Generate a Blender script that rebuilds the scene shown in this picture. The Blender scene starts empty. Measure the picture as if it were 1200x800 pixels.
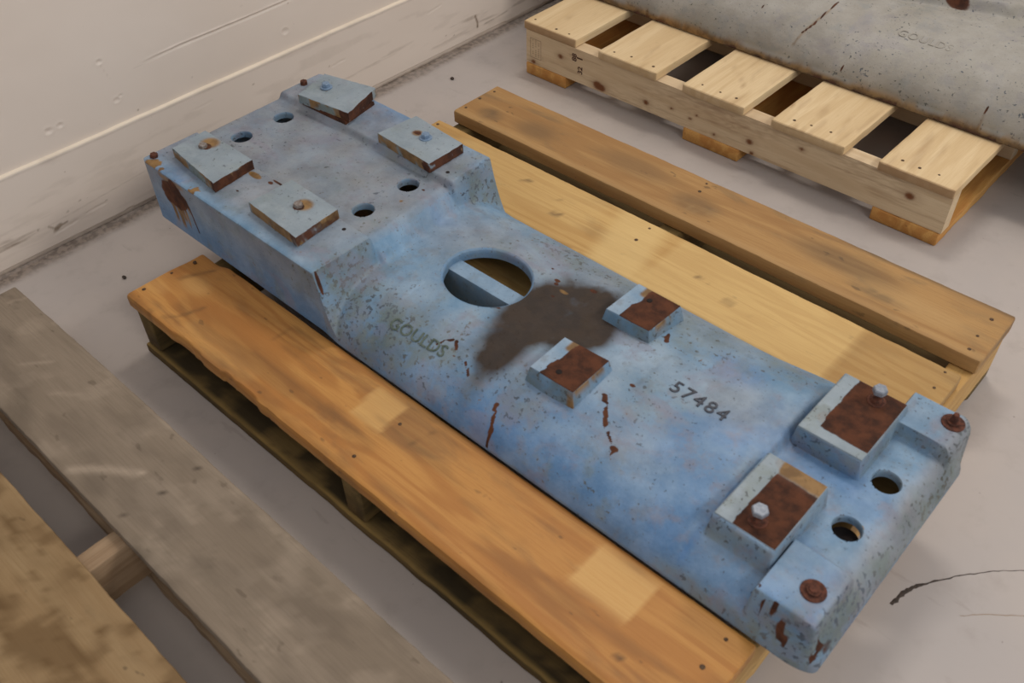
import bpy, bmesh, math, random
import numpy as np
from mathutils import Matrix, Vector

Z0 = 0.145                      # height of the pallet decks above the floor (metres)
R = math.radians
random.seed(4)
C = bpy.context.scene.collection
S = bpy.context.scene

# ------------------------------------------------------------------ camera
cd = bpy.data.cameras.new('camera'); cam = bpy.data.objects.new('camera', cd); C.objects.link(cam)
pit, hd, rl = 0.7672030655, 2.3326849701, -0.0281299261
f = Vector((math.cos(hd)*math.cos(pit), math.sin(hd)*math.cos(pit), -math.sin(pit)))
r = Vector((math.sin(hd), -math.cos(hd), 0)); u = r.cross(f)
r2 = r*math.cos(rl)+u*math.sin(rl); u2 = -r*math.sin(rl)+u*math.cos(rl)
cam.matrix_world = Matrix(((r2.x, u2.x, -f.x, 1.4105755), (r2.y, u2.y, -f.y, -0.4653240),
                           (r2.z, u2.z, -f.z, 1.1174459+Z0), (0, 0, 0, 1)))
cd.sensor_width = 36; cd.lens = 36*1108.827/1200; cd.clip_start = .02
cd.dof.use_dof = True; cd.dof.focus_distance = 2.25; cd.dof.aperture_fstop = 6.3
S.camera = cam

# ------------------------------------------------------------------ world, lights, exposure
w = bpy.data.worlds.new('world'); S.world = w; w.use_nodes = True
bg = w.node_tree.nodes['Background']; bg.inputs[0].default_value = (.95, .96, 1.0, 1); bg.inputs[1].default_value = .76
def area(name, loc, target, sx, sy, power, col):
    l = bpy.data.lights.new(name, 'AREA'); l.shape = 'RECTANGLE'; l.size = sx; l.size_y = sy; l.energy = power; l.color = col
    o = bpy.data.objects.new(name, l); C.objects.link(o); o.location = loc
    o.rotation_euler = (Vector(target)-Vector(loc)).to_track_quat('-Z', 'Y').to_euler()
    return o
area('overhead_area_light', (-.35, 2.15, 4.3), (.6, .5, 0), 1.3, .5, 80, (1.0, .93, .84))
area('overhead_area_light', (4.2, 2.6, 3.6), (0, .8, 0), 1.6, .6, 100, (1.0, .93, .84))  # unseen fill light, added to brighten the wall from the room side
area('overhead_area_light', (4.4, -.8, 3.4), (0, .4, .3), 1.6, .6, 50, (1.0, .93, .84))  # unseen fill light, added on the room side behind the camera
S.view_settings.view_transform = 'Standard'; S.view_settings.look = 'None'
S.view_settings.gamma = 1; S.view_settings.exposure = -0.46; S.view_settings.use_curve_mapping = False

# ------------------------------------------------------------------ noise for vertex masks
def _h(i, j, s):
    n = np.sin(i*127.1+j*311.7+s*74.7)*43758.5453
    return n-np.floor(n)
def vnoise(x, y, s=0):
    i = np.floor(x); j = np.floor(y); fx = x-i; fy = y-j
    fx = fx*fx*(3-2*fx); fy = fy*fy*(3-2*fy)
    return (_h(i, j, s)*(1-fx)+_h(i+1, j, s)*fx)*(1-fy)+(_h(i, j+1, s)*(1-fx)+_h(i+1, j+1, s)*fx)*fy
def fbm(x, y, sc, s=0, oc=4):
    x = np.asarray(x)*sc; y = np.asarray(y)*sc; v = 0; a = .5; t = 0
    for k in range(oc):
        v = v+a*vnoise(x, y, s+k); t += a; a *= .55; x = x*2.03+3.1; y = y*2.03+1.7
    return v/t
def sst(a, b, x):
    t = np.clip((x-a)/(b-a), 0, 1); return t*t*(3-2*t)
def rect(x, y, x0, x1, y0, y1, e=.004):
    return sst(-e, e, x-x0)*sst(-e, e, x1-x)*sst(-e, e, y-y0)*sst(-e, e, y1-y)
def blob(x, y, cx, cy, rx, ry, soft=.3, ang=0):
    c, s = math.cos(ang), math.sin(ang); dx = x-cx; dy = y-cy
    a = (dx*c+dy*s)/rx; b = (-dx*s+dy*c)/ry
    return 1-sst(1-soft, 1+soft, np.sqrt(a*a+b*b))
def streak(x, y, pts, wd, e=None):
    e = e or wd; d = 9.
    for (ax, ay), (bx, by) in zip(pts[:-1], pts[1:]):
        vx, vy = bx-ax, by-ay; t = np.clip(((x-ax)*vx+(y-ay)*vy)/(vx*vx+vy*vy), 0, 1)
        d = np.minimum(d, np.hypot(x-ax-t*vx, y-ay-t*vy))
    return 1-sst(wd-e*.5, wd+e*.5, d)

# ------------------------------------------------------------------ node helpers
def lin(c):
    c = c/255.; return c/12.92 if c <= .04045 else ((c+.055)/1.055)**2.4
def rgb(r, g, b): return (lin(r), lin(g), lin(b), 1)
class NT:
    def __init__(s, name):
        s.m = bpy.data.materials.new(name); s.m.use_nodes = True; s.t = s.m.node_tree
        s.b = s.t.nodes['Principled BSDF']
    def n(s, typ, **kw):
        o = s.t.nodes.new(typ)
        for k, v in kw.items(): setattr(o, k, v)
        return o
    def set(s, sock, v):
        if isinstance(v, bpy.types.NodeSocket): s.t.links.new(v, sock)
        else: sock.default_value = v
    def obj(s, rnd=True):
        c = s.n('ShaderNodeTexCoord').outputs['Object']
        if not rnd: return c
        i = s.n('ShaderNodeObjectInfo').outputs['Random']
        a = s.n('ShaderNodeVectorMath', operation='MULTIPLY_ADD')
        cm = s.n('ShaderNodeCombineXYZ')
        for k, q in enumerate((37., 53., 11.)): s.set(cm.inputs[k], s.math('MULTIPLY', i, q))
        s.set(a.inputs[0], c); a.inputs[1].default_value = (1, 1, 1); s.set(a.inputs[2], cm.outputs[0])
        return a.outputs[0]
    def noise(s, co, scale, detail=6, rough=.55, sc=(1, 1, 1), dist=0.):
        mp = s.n('ShaderNodeMapping'); s.set(mp.inputs[0], co); mp.inputs['Scale'].default_value = sc
        t = s.n('ShaderNodeTexNoise'); s.set(t.inputs['Vector'], mp.outputs[0]); t.inputs['Scale'].default_value = scale
        t.inputs['Detail'].default_value = detail; t.inputs['Roughness'].default_value = rough; t.inputs['Distortion'].default_value = dist
        return t.outputs['Fac']
    def math(s, op, a, b=0., c=0., clamp=False):
        m = s.n('ShaderNodeMath', operation=op); m.use_clamp = clamp
        s.set(m.inputs[0], a); s.set(m.inputs[1], b); s.set(m.inputs[2], c); return m.outputs[0]
    def ramp(s, x, a, b, lo=0., hi=1.):
        m = s.n('ShaderNodeMapRange', interpolation_type='SMOOTHSTEP'); s.set(m.inputs[0], x)
        m.inputs[1].default_value = a; m.inputs[2].default_value = b; m.inputs[3].default_value = lo; m.inputs[4].default_value = hi
        return m.outputs[0]
    def mix(s, f, a, b, mode='MIX'):
        m = s.n('ShaderNodeMix', data_type='RGBA', blend_type=mode); s.set(m.inputs[0], f); s.set(m.inputs[6], a); s.set(m.inputs[7], b)
        return m.outputs[2]
    def attr(s, n): return s.n('ShaderNodeAttribute', attribute_name=n).outputs['Fac']
    def bump(s, h, st, d=.001):
        b = s.n('ShaderNodeBump'); b.inputs['Strength'].default_value = st; b.inputs['Distance'].default_value = d
        s.set(b.inputs['Height'], h); s.set(s.b.inputs['Normal'], b.outputs[0])
    def out(s, col, rough=.6, metal=0., spec=.4):
        s.set(s.b.inputs['Base Color'], col); s.set(s.b.inputs['Roughness'], rough); s.set(s.b.inputs['Metallic'], metal)
        s.b.inputs['Specular IOR Level'].default_value = spec
        return s.m

def wood(name, c1, c2, cl, cd_, grime=.4, grimecol=rgb(96, 82, 62), ring=9., rough=.6, ringmix=.55, tint=None, bumpst=.35):
    t = NT(name); co = t.obj()
    big = t.noise(co, 2.2, 3, .5, (.55, 5.5, 5.5), .35)
    rg = t.math('SINE', t.math('MULTIPLY', big, ring*6.283)); rg = t.ramp(rg, -.6, 1.)
    fine = t.noise(co, 1., 4, .65, (14, 420, 420))
    col = t.mix(t.math('MULTIPLY', rg, ringmix), c1, c2)
    col = t.mix(t.ramp(fine, .38, .72, 0, .45), col, c2)
    tone = t.noise(co, 1.6, 3, .5, (1.3, 5, 5))
    col = t.mix(t.ramp(tone, .35, .7, 0, .5), col, tint or c2)
    g = t.noise(co, 3.4, 7, .62, (1.1, 3.5, 3.5), .5)
    col = t.mix(t.ramp(g, .5, .72, 0, grime), col, grimecol)
    sp = t.noise(co, 55., 2, .5, (.5, 1, 1))
    col = t.mix(t.ramp(sp, .69, .75, 0, .5*min(1, grime*1.6)), col, rgb(60, 48, 36))
    col = t.mix(t.math('MULTIPLY', t.attr('light'), .85), col, t.mix(t.ramp(fine, .4, .7, 0, .35), cl, c1))
    col = t.mix(t.math('MULTIPLY', t.attr('dark'), 1., 0, True), col, cd_)
    t.bump(t.math('ADD', fine, t.math('MULTIPLY', sp, .6)), bumpst, .0012)
    return t.out(col, rough, 0, .3)

M = {}
M['front'] = wood('orange_wood', rgb(190, 138, 74), rgb(160, 104, 50), rgb(206, 164, 102), rgb(80, 58, 38), .55, rgb(112, 84, 56), 7., .5, .6)
M['mid'] = wood('yellow_wood', rgb(200, 164, 104), rgb(168, 126, 70), rgb(214, 184, 126), rgb(96, 74, 50), .4, rgb(140, 114, 76), 10., .55, .5)
M['back'] = wood('brown_wood', rgb(172, 134, 84), rgb(140, 100, 58), rgb(188, 156, 108), rgb(78, 68, 54), .8, rgb(110, 94, 70), 5., .6, .5)
M['mossy'] = wood('mossy_wood', rgb(124, 102, 62), rgb(86, 70, 40), rgb(160, 132, 76), rgb(44, 38, 26), .85, rgb(66, 56, 36), 5., .8)
M['pine'] = wood('pine', rgb(220, 196, 156), rgb(196, 166, 122), rgb(236, 218, 178), rgb(124, 80, 44), .08, rgb(180, 150, 110), 5., .55, .42)
M['pine_side'] = wood('pine_side', rgb(214, 193, 160), rgb(190, 163, 128), rgb(222, 198, 160), rgb(112, 68, 38), .12, rgb(160, 136, 102), 4., .6, .5)
M['runner'] = wood('orange_runner', rgb(206, 158, 90), rgb(172, 112, 54), rgb(222, 180, 110), rgb(110, 66, 32), .4, rgb(140, 88, 44), 5.)
M['grey'] = wood('grey_wood', rgb(136, 122, 106), rgb(112, 99, 84), rgb(172, 156, 138), rgb(78, 68, 58), .45, rgb(98, 88, 74), 3., .75, .3)
M['tan'] = wood('tan_wood', rgb(152, 128, 94), rgb(130, 102, 68), rgb(170, 148, 116), rgb(104, 80, 50), .8, rgb(116, 98, 72), 3., .7, .3)
M['beam'] = wood('stringer_wood', rgb(176, 152, 124), rgb(128, 102, 76), rgb(190, 170, 144), rgb(80, 62, 44), .4, rgb(110, 92, 70), 6., .7, .5)

def casting_mat(name, mid, sat, pale, grimec, noisy=1.):
    t = NT(name); co = t.obj(False)
    n1 = t.noise(co, 6., 5, .55, (1, 1.6, 1), .4); n2 = t.noise(co, 3.3, 4, .6, (1, 1, 1), .8)
    col = t.mix(t.ramp(n1, .38, .66), mid, pale)
    col = t.mix(t.ramp(n2, .52, .70, 0, .75*noisy), col, sat)
    col = t.mix(t.math('MULTIPLY', t.attr('pale'), .9), col, t.mix(t.ramp(n1, .4, .65), pale, mid))
    col = t.mix(t.attr('sat'), col, sat)
    col = t.mix(t.attr('wear_shade'), col, t.mix(t.ramp(n1, .4, .65), rgb(138, 136, 138), rgb(124, 128, 134)))
    col = t.mix(t.ramp(t.math('ADD', t.noise(co, 26., 5, .65), t.math('MULTIPLY', t.attr('moss'), .12)), .50, .68, 0, .55*noisy), col, t.mix(t.ramp(n2, .4, .6), rgb(108, 124, 130), rgb(126, 122, 134)))
    col = t.mix(t.math('MULTIPLY', t.attr('moss'), t.ramp(t.noise(co, 34., 4, .6), .4, .65, .15, .8)), col, grimec)
    sp = t.noise(co, 120., 3, .55); gm = t.noise(co, 9., 3, .5)
    thr = t.math('ADD', t.math('MULTIPLY', t.attr('moss'), .11), t.math('MULTIPLY', t.ramp(gm, .45, .7), .055))
    spk = t.ramp(t.math('ADD', sp, thr), .675, .735, 0, .8)
    col = t.mix(spk, col, t.mix(t.ramp(n2, .4, .6), rgb(74, 72, 56), rgb(52, 66, 82)))
    fl = t.noise(co, 75., 4, .6, (1, 1, 1), .3)
    flk = t.ramp(t.math('ADD', fl, t.math('MULTIPLY', t.attr('moss'), .03)), .70, .745, 0, .8)
    col = t.mix(flk, col, rgb(104, 78, 52))
    mo = t.noise(co, 17., 6, .68); col = t.mix(t.ramp(mo, .30, .72, 0, 1.), t.mix(.16*noisy+.04, col, rgb(20, 26, 34)), t.mix(.14*noisy, col, rgb(200, 208, 216)))
    pt = t.noise(co, 8.5, 5, .62, (1, 1.3, 1), .6); col = t.mix(t.ramp(pt, .56, .66, 0, .42*noisy), col, rgb(128, 124, 138))
    fs = t.noise(co, 210., 2, .5); col = t.mix(t.ramp(fs, .66, .74, 0, .5), col, rgb(84, 86, 78))
    rn = t.noise(co, 30., 5, .6)
    rustc = t.mix(t.ramp(rn, .35, .65), rgb(52, 28, 17), rgb(88, 50, 30))
    col = t.mix(t.attr('dust_shade'), col, t.mix(t.ramp(rn, .4, .62, 0, .6), rgb(60, 46, 32), rgb(46, 35, 25)))
    oc = t.mix(t.ramp(rn, .4, .6), rgb(140, 108, 66), rgb(110, 82, 48))
    col = t.mix(t.ramp(t.attr('ochre'), .15, .8), col, oc)
    col = t.mix(t.ramp(t.math('ADD', t.attr('rust'), t.math('MULTIPLY', t.math('SUBTRACT', rn, .5), .5)), .3, .55), col, rustc)
    t.bump(t.math('SUBTRACT', t.math('ADD', t.noise(co, 120., 4, .6), t.math('MULTIPLY', n1, 2.)), t.math('MULTIPLY', spk, .6)), .55, .0016)
    return t.out(col, t.math('ADD', .52, t.math('MULTIPLY', t.math('MAXIMUM', t.attr('rust'), t.attr('dust_shade')), .42)), 0, .38)
M['blue'] = casting_mat('blue_cast_iron', rgb(102, 142, 175), rgb(78, 126, 178), rgb(132, 156, 178), rgb(84, 98, 90))
M['greycast'] = casting_mat('grey_cast_iron', rgb(148, 143, 134), rgb(160, 156, 148), rgb(166, 161, 152), rgb(120, 112, 84), .5)
M['plate'] = casting_mat('painted_plate', rgb(126, 142, 154), rgb(122, 146, 168), rgb(148, 160, 168), rgb(104, 112, 88), .6)

def simple(name, a, b, sc=60., rough=.6, metal=0., bst=.3, spec=.4):
    t = NT(name); co = t.obj(); n = t.noise(co, sc, 5, .6)
    t.bump(n, bst, .001); return t.out(t.mix(t.ramp(n, .35, .65), a, b), rough, metal, spec)
M['rust'] = simple('rust', rgb(62, 34, 24), rgb(96, 54, 38), 180, .85)
M['bolt'] = simple('blue_painted_bolt', rgb(120, 142, 166), rgb(100, 122, 148), 200, .45)
M['bolt_grey'] = simple('grey_bolt', rgb(140, 134, 130), rgb(112, 98, 90), 200, .5, .2)
M['bolt_pale'] = simple('pale_bolt', rgb(146, 152, 162), rgb(122, 130, 142), 200, .4, .2)
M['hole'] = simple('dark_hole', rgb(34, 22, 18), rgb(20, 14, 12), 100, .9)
M['ink'] = simple('dark_lettering', rgb(74, 78, 88), rgb(58, 60, 68), 150, .7)
M['moss_ink'] = simple('mossy_lettering', rgb(72, 84, 74), rgb(96, 108, 100), 90, .8)
M['nail'] = simple('nail', rgb(96, 72, 50), rgb(60, 44, 32), 300, .6, .3)
M['stamp'] = simple('stamp_ink', rgb(92, 62, 48), rgb(70, 48, 38), 300, .8)
M['stampfaint'] = simple('faint_stamp_ink', rgb(160, 138, 114), rgb(136, 114, 94), 500, .8)
M['debris'] = simple('debris', rgb(74, 62, 54), rgb(50, 44, 40), 300, .8)

def floor_mat():
    t = NT('painted_concrete'); co = t.obj(False)
    n = t.noise(co, 1.4, 6, .55); n2 = t.noise(co, 14., 6, .65); n3 = t.noise(co, 70., 3, .5)
    col = t.mix(t.ramp(n, .35, .65), rgb(172, 164, 160), rgb(180, 170, 163))
    col = t.mix(t.ramp(n2, .5, .75, 0, .35), col, rgb(152, 142, 136))
    col = t.mix(t.ramp(t.math('ADD', n3, t.math('MULTIPLY', t.ramp(n2, .5, .7), .05)), .745, .775, 0, .65), col, rgb(104, 94, 88))
    m = t.noise(co, 5., 4, .6, (1, 5, 1)); col = t.mix(t.ramp(m, .64, .70, 0, .3), col, rgb(144, 133, 126))
    col = t.mix(t.attr('dirt'), col, t.mix(t.ramp(n3, .4, .6), rgb(96, 84, 74), rgb(136, 122, 110)))
    t.bump(t.math('ADD', n2, t.math('MULTIPLY', n3, .3)), .12, .001)
    return t.out(col, t.ramp(n2, .3, .7, .42, .6), 0, .4)
def wall_mat():
    t = NT('cream_painted_wall'); co = t.obj(False)
    n = t.noise(co, 1.2, 4, .5); n2 = t.noise(co, 45., 4, .6); n3 = t.noise(co, 60., 3, .6)
    col = t.mix(t.ramp(n, .35, .65), rgb(222, 210, 199), rgb(215, 202, 190))
    col = t.mix(t.ramp(n3, .74, .77, 0, .4), col, rgb(140, 122, 106))
    col = t.mix(t.attr('pale'), col, rgb(236, 218, 190))
    col = t.mix(t.attr('scuff'), col, t.mix(t.ramp(n2, .35, .65), rgb(118, 100, 84), rgb(156, 140, 124)))
    t.bump(t.math('ADD', n2, t.math('MULTIPLY', n, 4.)), .1, .001)
    return t.out(col, .5, 0, .35)
M['floor'] = floor_mat(); M['wall'] = wall_mat()

# ------------------------------------------------------------------ object helpers
def prop(o, label=None, cat=None, group=None, kind=None):
    if label: o['label'] = label
    if cat: o['category'] = cat
    if group: o['group'] = group
    if kind: o['kind'] = kind
    return o
def thing(name, label, cat, loc=(0, 0, 0), rz=0, group=None):
    o = bpy.data.objects.new(name, None); C.objects.link(o); o.location = loc; o.rotation_euler = (0, 0, rz); o.empty_display_size = .05
    return prop(o, label, cat, group)
def link(name, me, parent=None, loc=None, rot=None, smooth=True):
    o = bpy.data.objects.new(name, me); C.objects.link(o)
    if loc is not None: o.location = loc
    if rot is not None: o.rotation_euler = rot
    if parent is not None: o.parent = parent
    if smooth: me.polygons.foreach_set('use_smooth', [True]*len(me.polygons))
    return o
def mesh(name, V, F, mat, attrs=None):
    me = bpy.data.meshes.new(name); me.from_pydata([tuple(v) for v in V], [], F); me.materials.append(mat)
    for k, a in (attrs or {}).items():
        at = me.attributes.new(k, 'FLOAT', 'POINT'); at.data.foreach_set('value', np.asarray(a, np.float32))
    me.update(); return me
def sharp(me, deg=35):
    bm = bmesh.new(); bm.from_mesh(me)
    bmesh.ops.recalc_face_normals(bm, faces=bm.faces)
    for e in bm.edges:
        if len(e.link_faces) == 2 and e.calc_face_angle(0) > R(deg): e.smooth = False
    bm.to_mesh(me); bm.free()

def board(name, mat, parent, X0, X1, Y0, Y1, ZB, ZT, axis='x', step=.014, r=.0035, rough=.001, attrs=None, rz=0., seed=0, top=7, chip=None, label=None):
    """a plank: swept rounded rectangle with slightly uneven edges; masks are given in deck coordinates"""
    if axis == 'x': L, W, cx, cy = X1-X0, Y1-Y0, (X0+X1)/2, (Y0+Y1)/2
    else: L, W, cx, cy = Y1-Y0, X1-X0, (X0+X1)/2, (Y0+Y1)/2
    H = ZT-ZB; hw, hh = W/2, H/2; prof = []
    tn = max(3, int(W/.009)) if attrs else top
    for k in range(tn+1): prof.append((-hw+r+(W-2*r)*k/tn, hh, 1))
    prof.append((hw-.3*r, hh-.3*r, 0))
    for k in range(3): prof.append((hw, hh-r-(H-2*r)*k/2, 0))
    prof.append((hw-r, -hh, 0)); prof.append((-hw+r, -hh, 0))
    for k in range(3): prof.append((-hw, -hh+r+(H-2*r)*k/2, 0))
    prof.append((-hw+.3*r, hh-.3*r, 0))
    P = np.array(prof); n = len(P)
    xs = np.concatenate(([-L/2, -L/2+.002], np.linspace(-L/2+.006, L/2-.006, max(2, int(L/step))), [L/2-.002, L/2]))
    m = len(xs); X = np.repeat(xs, n); Y = np.tile(P[:, 0], m); Z = np.tile(P[:, 1], m)
    sc = np.ones(m); sc[0] = sc[-1] = 1-.0025/max(hw, .01)
    Y = Y*np.repeat(sc, n); Z = Z*np.repeat(np.where(sc < 1, 1-.002/hh, 1), n)
    sd = seed+W*91+cx*17
    edge = sst(hw-.02, hw, np.abs(Y))
    Y = Y-np.sign(Y)*edge*rough*4*np.abs(fbm(X, np.sign(Y)*3, 28, sd)-.35)
    Z = Z+(fbm(X, Y, 11, sd+5)-.5)*rough*2*(Z > 0)
    if axis == 'x': gx, gy = X+cx, Y+cy
    else: gx, gy = cx-Y, X+cy
    gz = Z+(ZB+ZT)/2
    if chip is not None: Y, Z = chip(gx, gy, X, Y, Z)
    V = np.stack([X, Y, Z], 1).tolist(); F = []
    for i in range(m-1):
        for k in range(n):
            k2 = (k+1) % n; F.append((i*n+k, (i+1)*n+k, (i+1)*n+k2, i*n+k2))
    F.append(tuple(range(n))); F.append(tuple((m-1)*n+k for k in reversed(range(n))))
    A = {k: np.clip(fn(gx, gy, gz), 0, 1)*np.ones(len(X)) for k, fn in (attrs or {}).items()}
    me = mesh(name, V, F, M[mat], A); sharp(me, 40)
    o = link(name, me, parent, (cx, cy, (ZB+ZT)/2+Z0), (0, 0, (R(90) if axis == 'y' else 0)+rz))
    if label: o['label'] = label
    return o

def disc_mesh(name, mat, prof, seg=20, sq=1.):
    """lathe of (radius, z) pairs"""
    V = []; F = []
    for (rr, z) in prof:
        for k in range(seg): V.append((rr*math.cos(2*math.pi*k/seg), rr*sq*math.sin(2*math.pi*k/seg), z))
    for i in range(len(prof)-1):
        for k in range(seg): F.append((i*seg+k, i*seg+(k+1) % seg, (i+1)*seg+(k+1) % seg, (i+1)*seg+k))
    F.append(tuple((len(prof)-1)*seg+k for k in range(seg))); F.append(tuple(reversed(range(seg))))
    me = mesh(name, V, F, mat); me.polygons.foreach_set('use_smooth', [True]*len(me.polygons)); sharp(me, 30); return me
NAIL = disc_mesh('nail', M['nail'], [(.0032, -.003), (.0032, .0004), (.0022, .0009)], 8)
def nails(bd, pts, zt):
    for (x, y) in pts:
        o = bpy.data.objects.new('nail', NAIL); C.objects.link(o); o.parent = bd
        # nail position in the plank's own frame
        v = Vector((x, y, zt+Z0))-bd.location; v.rotate(Matrix.Rotation(-bd.rotation_euler.z, 3, 'Z'))
        s = random.uniform(.8, 1.25); o.location = v; o.scale = (s, s, 1)

# ================================================================== SETTING
gx = np.unique(np.concatenate([np.linspace(-.44, -.34, 21), np.linspace(-.34, 3.5, 40), [5., 8.]]))
gy = np.unique(np.concatenate([np.linspace(-.3, 3, 240), np.linspace(-2.5, -.3, 8), [4., 6., 9.]]))
GX, GY = np.meshgrid(gx, gy, indexing='ij'); nx, ny = GX.shape
V = np.stack([GX.ravel(), GY.ravel(), np.zeros(GX.size)], 1).tolist()
F = [(i*ny+j, (i+1)*ny+j, (i+1)*ny+j+1, i*ny+j+1) for i in range(nx-1) for j in range(ny-1)]
xw = -.436+.013*(GY+.1)
dirt = (1-sst(.012, .05, GX-xw-.012*fbm(GY, GX, 20, 3)))*(.45+.7*fbm(GY, GX*8, 14, 8))
floor = link('floor', mesh('floor', V, F, M['floor'], {'dirt': np.clip(dirt.ravel(), 0, 1)})); prop(floor, kind='structure')
# crack lines in the paint of the floor
def ribbon(name, pts, wds, mat, parent, z=.0006):
    P = [Vector((p[0], p[1], 0)) for p in pts]; Q = []
    for a, b in zip(P[:-1], P[1:]):
        for k in range(6): Q.append(a.lerp(b, k/6))
    Q.append(P[-1]); n = len(Q); V = []; F = []
    for i, q in enumerate(Q):
        d = (Q[min(i+1, n-1)]-Q[max(i-1, 0)]).normalized(); s = Vector((-d.y, d.x, 0)); t = i/(n-1)
        wd = np.interp(t, np.linspace(0, 1, len(wds)), wds)*random.uniform(.6, 1.3)/2
        j = Vector((random.uniform(-.0009, .0009), random.uniform(-.0009, .0009), 0))
        for (sg, zz) in ((-1, 0), (-.5, z), (.5, z), (1, 0)): V.append(q+j+s*wd*sg+Vector((0, 0, zz)))
    for i in range(n-1):
        for k in range(3): F.append((i*4+k, (i+1)*4+k, (i+1)*4+k+1, i*4+k+1))
    return link(name, mesh(name, V, F, mat), parent)
ribbon('crack', [(1.307, .44), (1.311, .47), (1.321, .495), (1.337, .520), (1.365, .560), (1.395, .595), (1.429, .627), (1.50, .70)], [.007, .006, .003, .0018, .001, .001], M['debris'], floor)
ribbon('crack', [(1.39, .49), (1.415, .515), (1.45, .545), (1.52, .60)], [.0008, .0011, .0007], M['stampfaint'], floor)

# wall: fine relief grid (y, z) -> x, facing the room
def wall_grid(name, y, z, fx, attrs):
    Yg, Zg = np.meshgrid(y, z, indexing='ij'); a, b = Yg.shape
    X = fx(Yg, Zg); V = np.stack([X.ravel(), Yg.ravel(), Zg.ravel()], 1).tolist()
    F = [(i*b+j, (i+1)*b+j, (i+1)*b+j+1, i*b+j+1) for i in range(a-1) for j in range(b-1)]
    me = mesh(name, V, F, M['wall'], {k: np.clip(fn(Yg, Zg), 0, 1).ravel() for k, fn in attrs.items()})
    return prop(link(name, me), kind='structure')
ys = np.concatenate([[-3, -1.5, -.5], np.linspace(-.15, 1.9, 620), [2.3, 3, 4.5, 7]])
xbase = lambda y: -.436+.013*(y+.1)
gouge = [(.337, .309), (.445, .313), (.62, .3135), (.80, .317), (1.0, .314)]
def fx_wall(y, z):
    d = .0012*(fbm(y, z, 6, 2)-.5)*2
    d = d+.0016*streak(y, z, [(a, b+.004) for a, b in gouge], .0018, .004)*sst(.34, .44, y)*fbm(y, z, 30, 4)*1.6 \
        - .0034*streak(y, z, gouge, .0016, .004)*sst(.34, .44, y)
    for (cy, cz, s) in ((.27, .347, .005), (.279, .256, .005), (.124, .252, .006), (.150, .254, .005), (.719, .249, .007), (.29, .262, .003)):
        q = np.hypot(y-cy, (z-cz)*1.2)/s; d = d-.0026*np.exp(-q*q)*(.5+fbm(y, z, 160, 8))+.0006*np.exp(-(q-1.6)**2*3)
    return xbase(y)-.006+d
def sc_wall(y, z):
    v = .45*streak(y, z, [(a, b+.0035) for a, b in gouge], .0009, .002)*sst(.36, .46, y)
    v = v+.22*streak(y, z, [(.27, .340), (.28, .305)], .0006, .0016)+.15*streak(y, z, [(.337, .306), (.45, .312)], .0008, .002)
    v = v+.4*streak(y, z, [(.12, .256), (.16, .257)], .0008, .003)*(fbm(y, z, 90, 3) > .5)
    v = v+.8*blob(y, z, .317, .216, .003, .002)+.5*blob(y, z, .74, .31, .002, .002)+.3*blob(y, z, .46, .235, .002, .002)+.2*blob(y, z, .62, .345, .002, .002)
    return v
zs = np.concatenate([[.19], np.linspace(.2, .56, 170), [.8, 1.4, 2.4, 3.4]])
wall_grid('wall_left', ys, zs, fx_wall, {'scuff': sc_wall, 'pale': lambda y, z: .0*y})
# the proud skirting panel with its chamfered, pale top edge
ztop = lambda y: .200+.006*fbm(y, y*0, 5, 7)
zb = np.concatenate([np.linspace(0, .95, 78), [.972, .984, .99, 1., 1.008]])
def yz(y, t): return t*ztop(y)
Yg, Tg = np.meshgrid(ys, zb, indexing='ij'); Zg = np.where(Tg <= 1, Tg, 1)*ztop(Yg)+.0015*(Tg > 1)
Xg = xbase(Yg)+.0022*np.where(Tg > .975, np.clip((1.008-Tg)/.033, 0, 1)**.6, 1)-.0022+.0025*(Tg <= 1.0)-.006*(Tg > 1.0)+.0008*(fbm(Yg, Zg, 8, 12)-.5)
Xg = np.where(Zg < .010, Xg-.004, Xg)
for (a, b) in (([(.13, .0480), (.175, .0505)], .9), ([(.05, .036), (.105, .042)], .9), ([(.44, .165), (.49, .168)], .3), ([(.83, .118), (.87, .121)], .7), ([(1.16, .140), (1.21, .147)], .7)):
    Xg = Xg-.0022*b*streak(Yg, Zg, a, .001, .003)
a_, b_ = Yg.shape
scf = .9*(1-sst(.0, .009, Zg))*(.5+.5*fbm(Yg, Zg, 12, 5))
band = sst(.02, .05, Zg)*(1-sst(.06, .105, Zg))
scf = scf+.42*band*sst(.54, .7, fbm(Yg*.6+Zg*.5, Zg*7, 12, 15))+.12*sst(.52, .7, fbm(Yg, Zg*5, 9, 25))
scf = scf+.5*streak(Yg, Zg, [(-.1, .052), (.05, .060), (.3, .080), (.6, .092)], .0008, .003)*fbm(Yg, Zg, 20, 9)+.3*streak(Yg, Zg, [(.1, .062), (.4, .092), (.8, .11)], .0008, .003)*fbm(Yg, Zg, 20, 19)
scf = scf+.8*(blob(Yg, Zg, .062, .047, .012, .005, .3, .5)+streak(Yg, Zg, [(.045, .058), (.057, .046), (.085, .050)], .002, .003))
scf = scf+.9*streak(Yg, Zg, [(1.335, .070), (1.343, .048), (1.342, .036)], .0030, .004)+.6*streak(Yg, Zg, [(1.37, .035), (1.42, .037), (1.47, .041)], .0018, .004)*fbm(Yg, Zg, 60, 1)*1.6
for (cy, cz) in ((.127, .083), (.094, .071), (.18, .055), (.023, .062), (.60, .163), (.82, .121), (1.22, .055), (1.25, .045)): scf = scf+.6*blob(Yg, Zg, cy, cz, .0028, .0022)
pal = np.where(Tg > .985, 1., 0)*.5
scf = scf+.55*rect(Yg, Tg, -9, 9, .955, .972, .006)
F = [(i*b_+j, (i+1)*b_+j, (i+1)*b_+j+1, i*b_+j+1) for i in range(a_-1) for j in range(b_-1)]
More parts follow.
